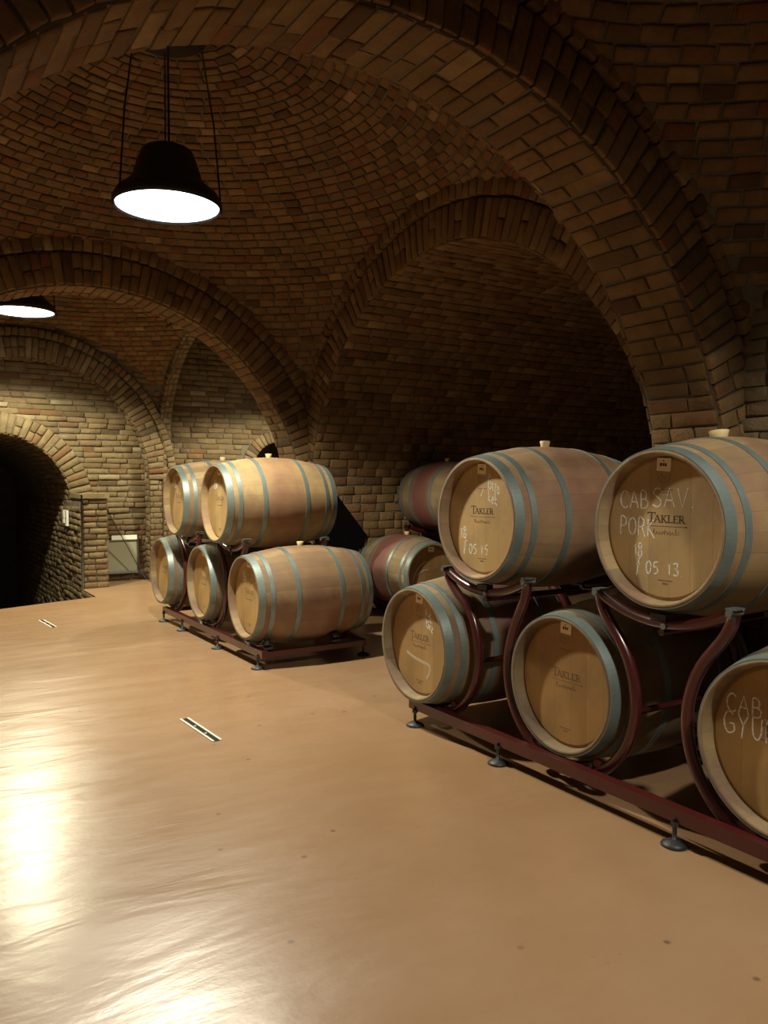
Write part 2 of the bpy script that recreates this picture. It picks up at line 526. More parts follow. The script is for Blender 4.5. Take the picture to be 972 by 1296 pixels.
# left wall and the wall behind
mb = MB()
fl = plane_fn((XL, 0, 0), (0, 1, 0), (1, 0, 0)); surf(mb, fl, [-4.3, 10.7], [0, 4.3]); field(mb, fl, 2.9, 10.5, 0, 3.4, L=.26, Hc=.085)
structure(mb, 'wall_left')
mb = MB()
fk = plane_fn((0, -4.2, 0), (1, 0, 0), (0, 1, 0)); surf(mb, fk, [XL - .1, XW + .4], [0, 4.3])
structure(mb, 'wall_back')
mb = MB(); surf(mb, lambda u, v, d: (u, v, 3.3), [XL - .1, XW + .4], [-4.3, -2.3])
surf(mb, lambda u, v, d: (XW + .3, u, v), [-4.3, -2.3], [0, 3.4]); structure(mb, 'ceiling_rear')

# bay 3: right rib plane, side chamber
o3 = Vector((3.46, 7.30, 0)); d3 = (Vector((3.08, 10.42, 0)) - o3); L3 = d3.length; d3.normalize(); n3 = Vector((-d3.y, d3.x, 0))
n3 = n3 if n3.x < 0 else -n3
f3 = plane_fn(o3, d3, n3)
mb = MB(); C3, R3, Z3 = 1.65, 1.45, 1.77
arch_wall(mb, f3, 0, L3 + .1, 0, 3.9, [(C3, R3, Z3)])
field(mb, f3, 0, L3, 0, 3.6, keep=lambda u, v: v > 1.5 and (u - C3) ** 2 + max(0, v - Z3) ** 2 > (R3 + .13) ** 2)
ring(mb, f3, C3, Z3, [(R3 + .002, R3 + .11, .015)], w=.08)
def fs(u, v, d):   # soffit of the rib
    a = v / R3
    leg = Z3
    if v < leg: p, q, np_, nq = R3, v, -1, 0
    elif v > leg + PI * R3: p, q, np_, nq = -R3, Z3 - (v - leg - PI * R3), 1, 0
    else:
        a = (v - leg) / R3; p, q, np_, nq = R3 * math.cos(a), Z3 + R3 * math.sin(a), -math.cos(a), -math.sin(a)
    P = o3 + d3 * (C3 + p + np_ * d) - n3 * u
    return (P.x, P.y, q + nq * d)
T3 = 2 * Z3 + PI * R3
surf(mb, fs, [0, .11], sorted(set(lin(0, Z3, 2) + lin(Z3, Z3 + PI * R3, 48) + lin(Z3 + PI * R3, T3, 2))))
field(mb, fs, .0, .11, 0, T3, L=.12, Hc=.078)
structure(mb, 'trim_4')
mb = MB()
fc = plane_fn((0, 10.60, 0), (1, 0, 0), (0, -1, 0))
arch_wall(mb, fc, 3.0, 6.6, 0, 3.9, [(4.86, .42, 1.42)])
field(mb, fc, 3.05, 6.5, 0, 3.8, keep=lambda u, v: (u - 4.86) ** 2 + max(0, v - 1.42) ** 2 > .60 ** 2 or v < 0)
ring(mb, fc, 4.86, 1.42, [(.422, .60, .01)], w=.07)
structure(mb, 'wall_side_chamber')
mb = MB()
surf(mb, lambda u, v, d: (6.6, u, v), [7.3, 10.8], [0, 3.9])
surf(mb, lambda u, v, d: (u, 7.31, v), [3.46, 6.6], [0, 3.9])
surf(mb, lambda u, v, d: (u, v, 3.15 + .75 * math.sqrt(max(0, 1 - ((u - 4.85) / 1.9) ** 2))), lin(2.95, 6.75, 24), [7.3, 10.8])
surf(mb, lambda u, v, d: (u, 12.2, v), [4.0, 5.8], [0, 3])
surf(mb, lambda u, v, d: (4.3, u, v), [10.6, 12.2], [0, 3]); surf(mb, lambda u, v, d: (5.4, u, v), [10.6, 12.2], [0, 3]); surf(mb, lambda u, v, d: (u, v, 2.0), [4.0, 5.8], [10.6, 12.2])
structure(mb, 'ceiling_side_chamber')

# bay 3: end wall with the wide third arch and the low doorway
EX, EZ, ER = 1.45, 1.30, 1.45
mb = MB()
fe = plane_fn((0, 10.40, 0), (1, 0, 0), (0, -1, 0))
arch_wall(mb, fe, XL, 3.09, 0, 3.9, [(EX, ER, EZ)])
field(mb, fe, EX + ER + .01, 3.09, 0, EZ, L=.14)
field(mb, fe, .9, 3.09, EZ, 3.4, keep=lambda u, v: (u - EX) ** 2 + (v - EZ) ** 2 > (ER + .38) ** 2)
ring(mb, fe, EX, EZ, [(ER + .002, ER + .25, .015), (ER + .257, ER + .36, .04)], w=.075)
ff, T, leg, arc = soffit_fn('y', EX, EZ, ER)
surf(mb, ff, [10.38, 10.56], sorted(set(lin(0, leg, 2) + lin(leg, leg + arc, 56) + lin(leg + arc, T, 2))))
field(mb, ff, 10.38, 10.56, 0, T, L=.18, Hc=.078)
structure(mb, 'trim_5')
DX, DZ, DR = 1.09, .97, .885
mb = MB()
fw = plane_fn((0, 10.54, 0), (1, 0, 0), (0, -1, 0))
arch_wall(mb, fw, -.1, 3.0, -.0, 3.0, [(DX, DR, DZ)])
field(mb, fw, 0.0, 2.92, 0, 2.8, L=.25, Hc=.071, keep=lambda u, v: (u - DX) ** 2 + max(0, v - DZ) ** 2 > (DR + .15) ** 2 and (v > DZ or abs(u - DX) > DR + .1), h=.02, wob=.008)
ring(mb, fw, DX, DZ, [(DR + .002, DR + .26, .03)], w=.085, h=.022)
structure(mb, 'wall_end')
# low brick jamb beside the doorway
mb = MB()
JX0, JX1, JY, JH = 1.965, 2.27, 9.93, 1.13
mb.box((JX0 + .004, JY + .004, -.0), (JX1 - .004, 10.54, JH - .06), 1)
field(mb, plane_fn((0, JY, 0), (1, 0, 0), (0, -1, 0)), JX0, JX1, 0, JH - .05, L=.2, Hc=.07, h=.016)
field(mb, plane_fn((JX1, 0, 0), (0, 1, 0), (1, 0, 0)), JY, 10.54, 0, JH - .05, L=.25, Hc=.07, h=.016)
mb.box((JX0 - .01, JY - .03, JH - .055), (JX1 + .02, 10.54, JH), 0)
structure(mb, 'trim_6')
# passage: stairs going down, side walls, vault
mb = MB()
fp = plane_fn((JX0, 0, 0), (0, 1, 0), (-1, 0, 0))
surf(mb, fp, [JY, 15.5], [-1.9, 1.0]); surf(mb, fp, [9.15, JY], [-1.9, -.004])
field(mb, fp, JY, 14.0, -1.5, DZ, L=.25, Hc=.072, h=.018, wob=.008)
field(mb, fp, 9.17, JY, -1.5, -.01, L=.25, Hc=.072, h=.01)
fq = plane_fn((DX - DR, 0, 0), (0, 1, 0), (1, 0, 0))
surf(mb, fq, [8.6, 15.5], [-1.9, .0]); surf(mb, fq, [10.5, 15.5], [0, 1.0])
fv, T, leg, arc = soffit_fn('y', DX, DZ, DR, zfloor=-1.9)
surf(mb, fv, [10.5, 15.5], lin(leg, leg + arc, 32))
field(mb, fv, 10.5, 12.5, leg, leg + arc, h=.01)
surf(mb, lambda u, v, d: (u, 15.5, v), [0, 2.1], [-1.9, 2.1])
surf(mb, lambda u, v, d: (u, v, -1.9), [0, 2.1], [8.5, 15.5])
structure(mb, 'wall_passage')
mb = MB()
for k in range(8):
    z = -.17 * (k + 1); y = 9.0 + .3 * k
    mb.box((DX - DR + .01, y, -1.88), (JX0 - .03, y + .3 if k < 7 else 15.4, z), 0)
structure(mb, 'floor_steps', [M['mortar']])

# floor with the stair opening cut out
mb = MB()
EP = [(DX - DR, 8.55), (.955, 8.793), (1.43, 8.975), (JX0 - .003, 9.165)]
def edge_y(x):
    for (a, b) in zip(EP[:-1], EP[1:]):
        if a[0] <= x <= b[0]: return a[1] + (b[1] - a[1]) * (x - a[0]) / (b[0] - a[0])
    return EP[0][1] if x < EP[0][0] else EP[-1][1]
xs = [-.7, EP[0][0], .955, 1.43, EP[3][0]]
for k in range(4):
    a, b = xs[k], xs[k + 1]
    ya = 10.6 if k == 0 else edge_y(a); yb = 10.6 if k == 0 else edge_y(b)
    mb.quad((a, -4.4, 0), (b, -4.4, 0), (b, yb, 0), (a, ya, 0))
mb.quad((EP[3][0], -4.4, 0), (8.8, -4.4, 0), (8.8, 12.4, 0), (EP[3][0], 12.4, 0))
for (a, b) in zip(EP[:-1], EP[1:]):
    mb.quad((a[0], a[1], 0), (b[0], b[1], 0), (b[0], b[1], -.2), (a[0], a[1], -.2))
structure(mb, 'floor', [M['floor']])

# ------------------------------------------------------------------ barrels
BL, RH, RB = .90, .29, .35
def rprof(x):
    t = (x - BL / 2) / (BL / 2)
    return RB - (RB - RH) * abs(t) ** 1.9

def make_barrel():
    root = empty('wine_barrel', (0, 0, 0))
    org = (0, 0, RB)
    b = MB()
    n = 36
    prof = [(.057, .267), (.052, .2675), (.006, .272), (.0, .276), (.0, RH - .004), (.004, RH)]
    prof += [(x, rprof(x)) for x in lin(.012, BL - .012, n)]
    prof += [(BL - .004, RH), (BL, RH - .004), (BL, .276), (BL - .006, .272), (BL - .052, .2675), (BL - .057, .267)]
    b.lathe(prof, 112, 'x')
    o = b.build('staves', M['stave'], root); o.location = org
    for (a, w, t) in ((.0015, .046, .003), (.082, .03, .003), (.262, .032, .003), (BL - .262 - .032, .032, .003), (BL - .112, .03, .003), (BL - .0475, .046, .003)):
        h = MB()
        xs_ = lin(a, a + w, 4)
        outer = [(x, rprof(x) + t) for x in xs_]
        inner = [(x, rprof(x) - .002) for x in reversed(xs_)]
        h.lathe(outer + inner, 96, 'x', close=True, smooth=False)
        for s_ in (-.018, .018):       # rivets of the lap
            ang = -.25
            rr = rprof(a + w / 2) + t
            c_ = Vector((a + w / 2, rr * math.cos(ang + s_ * 2.2), rr * math.sin(ang + s_ * 2.2)))
            h.tube([c_ - Vector((0, math.cos(ang), math.sin(ang))) * .002, c_ + Vector((0, math.cos(ang), math.sin(ang))) * .0035], [.0055, .0035], 8)
        o = h.build('hoop', M['hoop'], root); o.location = org
    for x0, sgn in ((.050, 1), (BL - .050, -1)):
        h = MB()
        h.lathe([(x0, 0), (x0, .2), (x0, .254), (x0 + .006 * sgn, .2675)], 64, 'x', smooth=False)
        h.lathe([(x0 + .02 * sgn, .2675), (x0 + .02 * sgn, 0)], 64, 'x', smooth=False)
        o = h.build('head', M['head'], root); o.location = org
    g = MB()
    g.lathe([(RB - .012, .019), (RB + .006, .0215), (RB + .026, .026), (RB + .029, .024), (RB + .029, 0)], 20, 'z')
    o = g.build('bung', M['cork'], root); o.location = (BL / 2, 0, RB)
    return root

# stroke lettering: coordinates (x, y) in a unit-high box, y up
GL = {
 'C': (.62, [[(.6, .85), (.4, 1), (.15, .85), (.03, .5), (.15, .12), (.4, 0), (.62, .14)]]),
 'A': (.66, [[(0, 0), (.32, 1), (.64, 0)], [(.14, .36), (.52, .36)]]),
 'B': (.58, [[(.05, 0), (.08, 1), (.42, .92), (.46, .7), (.36, .55), (.09, .52)], [(.36, .55), (.56, .4), (.54, .15), (.36, .02), (.05, 0)]]),
 'S': (.6, [[(.56, .86), (.36, 1), (.12, .88), (.1, .66), (.36, .5), (.55, .32), (.5, .1), (.26, 0), (.03, .12)]]),
 'V': (.62, [[(0, 1), (.28, 0), (.62, 1.05)]]),
 'P': (.56, [[(.04, -.05), (.1, 1), (.45, .94), (.53, .72), (.42, .52), (.1, .45)]]),
 'O': (.66, [[(.33, 1), (.1, .8), (.03, .45), (.14, .1), (.36, 0), (.56, .2), (.62, .6), (.5, .9), (.33, 1)]]),
 'R': (.6, [[(.04, 0), (.08, 1), (.44, .94), (.5, .74), (.38, .54), (.08, .5)], [(.3, .52), (.6, -.05)]]),
 'K': (.6, [[(.05, 0), (.08, 1)], [(.52, 1), (.1, .5), (.6, -.08)]]),
 'k': (.5, [[(.05, 0), (.1, 1.1)], [(.42, .66), (.1, .34), (.48, 0)]]),
 '1': (.3, [[(.02, .74), (.2, 1), (.18, 0)]]),
 '8': (.5, [[(.4, .9), (.2, 1), (.06, .82), (.2, .58), (.42, .34), (.4, .08), (.2, 0), (.04, .14), (.1, .38), (.36, .62), (.42, .84), (.4, .9)]]),
 '0': (.52, [[(.28, 1), (.08, .8), (.03, .4), (.14, .06), (.3, 0), (.46, .24), (.5, .66), (.4, .94), (.28, 1)]]),
 '5': (.52, [[(.54, 1), (.18, .96), (.12, .58), (.36, .6), (.5, .36), (.4, .08), (.1, 0)]]),
 '3': (.5, [[(.06, .9), (.3, 1), (.44, .84), (.38, .6), (.18, .52), (.42, .44), (.48, .2), (.34, .02), (.04, .06)]]),
 '.': (.2, [[(.08, .0), (.12, .05)]]),
 ' ': (.25, []),
 'f': (.5, [[(.5, 1.1), (.32, .9), (.24, .4), (.1, -.2)], [(.1, .5), (.42, .56)]]),
 'F': (.55, [[(.04, 0), (.08, 1), (.54, 1.02)], [(.07, .55), (.42, .58)]]),
 'G': (.68, [[(.58, .88), (.36, 1), (.12, .84), (.03, .46), (.16, .08), (.4, 0), (.62, .16), (.6, .44), (.36, .44)]]),
 'Y': (.62, [[(0, 1), (.3, .5)], [(.6, 1), (.3, .5), (.2, -.1)]]),
 'U': (.6, [[(.05, 1), (.06, .3), (.24, .02), (.44, .12), (.54, .5), (.56, 1)]]),
 'I': (.2, [[(.08, 1), (.1, 0)]]),
 'i': (.22, [[(.1, .6), (.1, 0)], [(.1, .84), (.11, .88)]]),
 'z': (.4, [[(.04, .6), (.36, .58), (.04, .02), (.38, .04)]]),
 'o': (.42, [[(.22, .6), (.06, .44), (.06, .14), (.22, 0), (.36, .16), (.36, .46), (.22, .6)]]),
 'e': (.42, [[(.06, .32), (.36, .36), (.3, .58), (.14, .56), (.05, .28), (.16, .02), (.38, .08)]]),
}
def smooth_line(pts, sub=4):
    if len(pts) < 3: return [Vector(p) for p in pts]
    P = [Vector(p) for p in pts]; out = []
    for i in range(len(P) - 1):
        p0 = P[max(0, i - 1)]; p1 = P[i]; p2 = P[i + 1]; p3 = P[min(len(P) - 1, i + 2)]
        for k in range(sub):
            t = k / sub
            out.append(.5 * ((2 * p1) + (-p0 + p2) * t + (2 * p0 - 5 * p1 + 4 * p2 - p3) * t * t + (-p0 + 3 * p1 - 3 * p2 + p3) * t ** 3))
    out.append(P[-1]); return out

XF = .0495
def ribbon(mb, pts, w, x=XF):
    """thin raised stroke on the head; pts = (a, b): a to the viewer's right, b up from the head centre"""
    pts = [Vector((p[0], p[1])) for p in pts]
    L_, R_ = [], []
    for k, p in enumerate(pts):
        t = pts[min(k + 1, len(pts) - 1)] - pts[max(0, k - 1)]
        if t.length < 1e-9: t = Vector((1, 0))
        t.normalize(); n_ = Vector((-t.y, t.x)) * w / 2
        for lst, q in ((L_, p + n_), (R_, p - n_)):
            lst.append((mb.vert((x, -q.x, q.y)), mb.vert((x + .001, -q.x, q.y))))
    for k in range(len(pts) - 1):
        mb.face((L_[k][0], L_[k + 1][0], R_[k + 1][0], R_[k][0]))
        mb.face((L_[k][0], L_[k][1], L_[k + 1][1], L_[k + 1][0])); mb.face((R_[k][0], R_[k + 1][0], R_[k + 1][1], R_[k][1]))

def write(mb, text, a, b, h, w=.0055, sx=1.0, jit=.0012, slope=0.0, gap=.16, rough=True):
    for ch in text:
        wd, strokes = GL[ch]
        for st in strokes:
            pts = [(a + p[0] * h * sx, b + p[1] * h + slope * (p[0] * h)) for p in st]
            angular = ch in 'AVKYFTk1z'
            pts = [Vector(p) for p in pts] if angular else smooth_line(pts)
            if rough: pts = [p + Vector((random.uniform(-jit, jit) * .5, random.uniform(-jit, jit) * .5)) for p in pts]
            ribbon(mb, pts, w)
        a += (wd + gap) * h * sx; b += slope * (wd + gap) * h
    return a

def rect(mb, a0, b0, a1, b1, x=XF):
    mb.box((x, -a1, b0), (x + .001, -a0, b1))

def maker_print(mb, a, b, s=1.0):
    """TAKLER in serif small capitals, first letter taller; centred on a, baseline b"""
    H_, h, th, tn = .038 * s, .028 * s, .0052 * s, .0026 * s
    x = a - .083 * s
    def serif(xc, yb, w=.009 * s): rect(mb, xc - w / 2, yb, xc + w / 2, yb + .0018 * s)
    # T
    rect(mb, x, b + H_ - .003 * s, x + .036 * s, b + H_); rect(mb, x, b + H_ - .010 * s, x + .002 * s, b + H_); rect(mb, x + .034 * s, b + H_ - .010 * s, x + .036 * s, b + H_)
    rect(mb, x + .0155 * s, b, x + .0155 * s + th, b + H_); serif(x + .018 * s, b, .014 * s); x += .032 * s
    # A
    ribbon(mb, [(x, b), (x + .0125 * s, b + h)], tn); ribbon(mb, [(x + .0125 * s, b + h), (x + .025 * s, b)], th); rect(mb, x + .006 * s, b + .009 * s, x + .019 * s, b + .0108 * s)
    serif(x, b); serif(x + .025 * s, b); x += .032 * s
    # K
    rect(mb, x, b, x + th, b + h); ribbon(mb, [(x + .019 * s, b + h), (x + .006 * s, b + .013 * s)], tn); ribbon(mb, [(x + .008 * s, b + .015 * s), (x + .022 * s, b)], th)
    serif(x + .0025 * s, b, .012 * s); serif(x + .0025 * s, b + h - .0018 * s, .012 * s); serif(x + .019 * s, b + h - .0018 * s); serif(x + .022 * s, b); x += .029 * s
    # L
    rect(mb, x, b, x + th, b + h); rect(mb, x, b, x + .018 * s, b + .0022 * s); rect(mb, x + .0165 * s, b, x + .0185 * s, b + .008 * s)
    serif(x + .0025 * s, b + h - .0018 * s, .012 * s); serif(x + .0015 * s, b); x += .024 * s
    # E
    rect(mb, x, b, x + th, b + h)
    for yy in (0, h * .48, h - .0022 * s): rect(mb, x, b + yy, x + .0165 * s * (1 if yy != h * .48 else .75), b + yy + .0022 * s)
    rect(mb, x + .015 * s, b, x + .017 * s, b + .007 * s); rect(mb, x + .015 * s, b + h - .007 * s, x + .017 * s, b + h); serif(x, b, .006 * s); x += .024 * s
    # R
    rect(mb, x, b, x + th, b + h)
    ribbon(mb, smooth_line([(x + .004 * s, b + h - .001 * s), (x + .014 * s, b + h - .002 * s), (x + .017 * s, b + h - .008 * s), (x + .013 * s, b + h * .5), (x + .004 * s, b + h * .48)]), .0035 * s)
    ribbon(mb, [(x + .009 * s, b + h * .48), (x + .023 * s, b)], th); serif(x + .0025 * s, b, .012 * s); serif(x + .023 * s, b); serif(x + .001 * s, b + h - .0018 * s)

def script_print(mb, a, b, s=1.0):
    pts = []
    n = 46
    for k in range(n):
        t = k / (n - 1)
        pts.append((a + (t - .5) * .115 * s + .003 * s * math.sin(k * 1.35), b + .0055 * s * math.sin(k * 1.15) + (.010 * s if k in (1, 2, 22, 40) else 0)))
    ribbon(mb, pts, .0019 * s)

def copy_barrel(src, loc, rz, label, group, tint=(1, 1, 1), stain=0.0, htint=(1, 1, 1), roll=0.0):
    r = src.copy(); COL.objects.link(r); r.location = loc; r.rotation_euler = (0, 0, rz)
    tag(r, label, 'barrel', group)
    kids = {}
    for ch in list(src.children):
        c = ch.copy(); COL.objects.link(c); c.parent = r
        base = ch.name.split('.')[0]
        if base in ('staves', 'hoop'): c.rotation_euler = (roll, 0, 0)
        if base == 'staves': c.color = (*tint, stain)
        if base == 'head': c.color = (*htint, 1)
        kids.setdefault(base, []).append(c)
    return r, kids

def add_marks(head, kind):
    """prints, plaque and chalk as sub-parts of the front head"""
    p = MB(); s = MB(); f_ = MB()
    aa = {'U1': .01, 'U0': 0, 'L1': .0}.get(kind, 0)
    pm = MB(); maker_print(pm, aa, .022)
    rect(pm, aa - .083, .008, aa + .09, .0092); rect(pm, aa - .086, .008, aa - .079, .0105); rect(pm, aa + .084, .007, aa + .092, .0105)
    o = pm.build('maker_print', M['print'] if kind in ('U0', 'U1') else M['faint'], head)
    script_print(f_, aa, -.016); f_.build('script_print', M['faint'], head)
    g_ = MB(); rect(g_, aa - .03, .142, aa + .03, .1445); rect(g_, aa - .016, .133, aa + .018, .1345); g_.build('small_print', M['faint'], head)
    g_ = MB(); rect(g_, aa - .032, -.193, aa + .032, -.190); rect(g_, aa - .012, -.206, aa + .012, -.200); g_.build('small_print', M['faint'], head)
    g_ = MB(); ribbon(g_, [(aa - .01 + .027 * math.cos(t), .197 + .027 * math.sin(t)) for t in lin(PI * 1.0, PI * 2.05, 20)], .0018)
    ribbon(g_, [(aa - .01 + .012 * math.cos(t), .199 + .012 * math.sin(t)) for t in lin(PI * .8, PI * 2.0, 14)], .0018)
    g_.build('emblem', M['faint'], head)
    t = MB(); tf = Matrix.Translation((0, 0, .236)) @ Matrix.Rotation(.06, 4, 'X')
    t.box((XF - .003, -.031, -.024), (XF + .001, .031, .024), tf=tf)
    tp = t.build('paper_tag', M['tagp'], head)
    q = MB()
    for (a, b, w_, h_) in ((-.012, -.006, .008, .012), (-.001, -.005, .007, .010), (.009, -.006, .007, .011), (-.002, .012, .006, .004)):
        q.box((XF - .0038, -a - w_ / 2, b), (XF - .0028, -a + w_ / 2, b + h_), tf=tf)
    q.build('stamp', M['print'], head)
    def word(*a_, **k_):
        c = MB(); write(c, *a_, **k_); c.build('chalk_word', M['chalk'], head)
    def mark(pts, w_, m_='chalk'):
        c = MB(); ribbon(c, smooth_line(pts), w_); c.build('chalk_mark', M[m_], head)
    if kind == 'U1':
        word('CAB', -.205, .072, .066, sx=.92); word('SAV.', -.052, .080, .070, sx=1.02)
        word('PORK', -.205, -.028, .066, sx=.86, slope=-.03)
        word('18', -.135, -.112, .052, sx=.8)
        word('f', -.128, -.172, .055); word('05', -.078, -.172, .046); word('13.', .02, -.170, .046, gap=.22)
    elif kind == 'U0':
        word('Bizo', .045, .148, .062, sx=.62, slope=-.25, w=.006)
        word('kek', .045, .085, .05, sx=.75, slope=-.25, w=.006)
        mark([(-.01, .105), (.01, .145)], .006)
        word('18', -.165, -.10, .056, sx=.85, w=.007); word('f', -.145, -.168, .055, w=.007); word('05', -.098, -.172, .045, w=.006); word('15', -.008, -.170, .045, w=.006, gap=.3)
    elif kind == 'L2':
        word('CAB.F', -.215, .075, .062, sx=.95); word('GYURI', -.225, .0, .074, sx=.88)
    elif kind == 'L0':
        word('kek', .055, .145, .04, sx=.7, slope=-.35, w=.008); word('Biz', .06, .10, .05, sx=.75, slope=-.4, w=.009)
        mark([(-.12, -.06), (-.05, -.08), (.03, -.09), (.09, -.10), (.085, -.14), (.06, -.17)], .016, 'smear')
    elif kind == 'N0':
        mark([(-.20, -.05), (-.17, .03), (-.12, .09), (-.05, .13)], .006); mark([(-.16, .0), (-.1, .04), (-.03, .05)], .005)
    elif kind == 'far':
        word('Bi', -.11, .11, .06, w=.009)

proto = make_barrel()
NX0 = 2.37
BAR = [  # key, x, y, axis height, rz, label, group, tint, stain, headtint
 ('U1', 2.385, 1.95, 1.112, 0, 'oak wine barrel with CAB SAV chalked on its end, upper one nearest the camera', 'N', (1.0, .92, .78), .12, (1, 1, 1), .0),
 ('U0', 2.36, 2.975, 1.108, 0, 'upper oak barrel whose end shows a bold dark TAKLER print and 05 15 in chalk', 'N', (1.05, .93, .83), .35, (1.06, 1.06, 1.0), .1),
 ('L0', 2.29, 3.395, .442, 0, 'lower oak barrel with a chalk smear, at the far end of the nearer red rack', 'N', (.9, .88, .82), .75, (.92, .86, .78), .2),
 ('L1', 2.38, 2.435, .430, 0, 'lower oak barrel with a darker brown end between two curved red rack frames', 'N', (.62, .60, .54), .3, (.80, .68, .52), .3),
 ('L2', 2.38, 1.46, .430, 0, 'lower oak barrel chalked GYURI, cut by the edge of the photo', 'N', (.85, .8, .7), .2, (.84, .74, .56), .4),
 ('FU0', 2.09, 5.76, 1.118, 0, 'upper barrel of the farther rack showing its full yellowish side and pink belt', 'F', (1.12, 1.05, .82), .42, (1.1, 1.1, 1.02), .7),
 ('FU1', 2.10, 6.78, 1.117, 0, 'upper barrel of the farther rack, partly hidden behind the upper barrel nearer the camera', 'F', (1.1, 1.02, .85), .45, (1.1, 1.1, 1.02), .5),
 ('FL0', 2.12, 5.27, .465, 0, 'lower end barrel of the farther rack, brown side fully in view', 'F', (.9, .8, .68), .22, (1.02, .98, .85), .9),
 ('FL1', 2.13, 6.24, .465, 0, 'lower middle barrel of the farther rack, squeezed between two others', 'F', (.9, .86, .75), .2, (1.0, .95, .82), .15),
 ('FL2', 2.10, 7.22, .468, 0, 'lower barrel at the far end of the farther rack, nearest the brick pier', 'F', (.9, .86, .78), .4, (1.0, .95, .84), .35),
 ('N0', 4.26, 5.95, .42, PI / 2, 'lower barrel in the side niche with a broad purple wine stain', 'S', (.92, .84, .72), 1.0, (.62, .55, .46), .5),
 ('N1', 4.74, 5.95, 1.13, PI / 2, 'upper barrel in the side niche with a magenta wine stain, half hidden', 'S', (.88, .78, .66), 1.0, (.7, .6, .5), .6),
]
GR = {'N': 'barrels on the nearer red rack', 'F': 'barrels on the farther red rack', 'S': 'barrels in the side niche'}
for (key, x, y, h, rz, lab, g, tint, stain, ht, roll) in BAR:
    r, kids = copy_barrel(proto, (x, y, h - RB), rz, lab, GR[g], tint, stain, ht, roll)
    front = min(kids['head'], key=lambda o: min(v.co.x for v in o.data.vertices))
    k = {'FU0': 'far', 'FU1': 'far', 'FL0': 'far', 'FL1': '-', 'FL2': '-', 'N1': '-'}.get(key, key)
    if key != 'N1': add_marks(front, k)
    if key == 'U1':
        bg = kids['bung'][0]; bg.scale = (1.5, 1.5, 1.0); bg.rotation_euler = (-.12, .0, 0); bg.location = (BL / 2 - .02, .0, RB)
for ch in list(proto.children): bpy.data.objects.remove(ch)
bpy.data.objects.remove(proto)

# ------------------------------------------------------------------ racks
def arc(cy, cz, r, a0, a1, x, n=18):
    return [Vector((x, cy + r * math.cos(math.radians(a)), cz + r * math.sin(math.radians(a)))) for a in lin(a0, a1, n)]

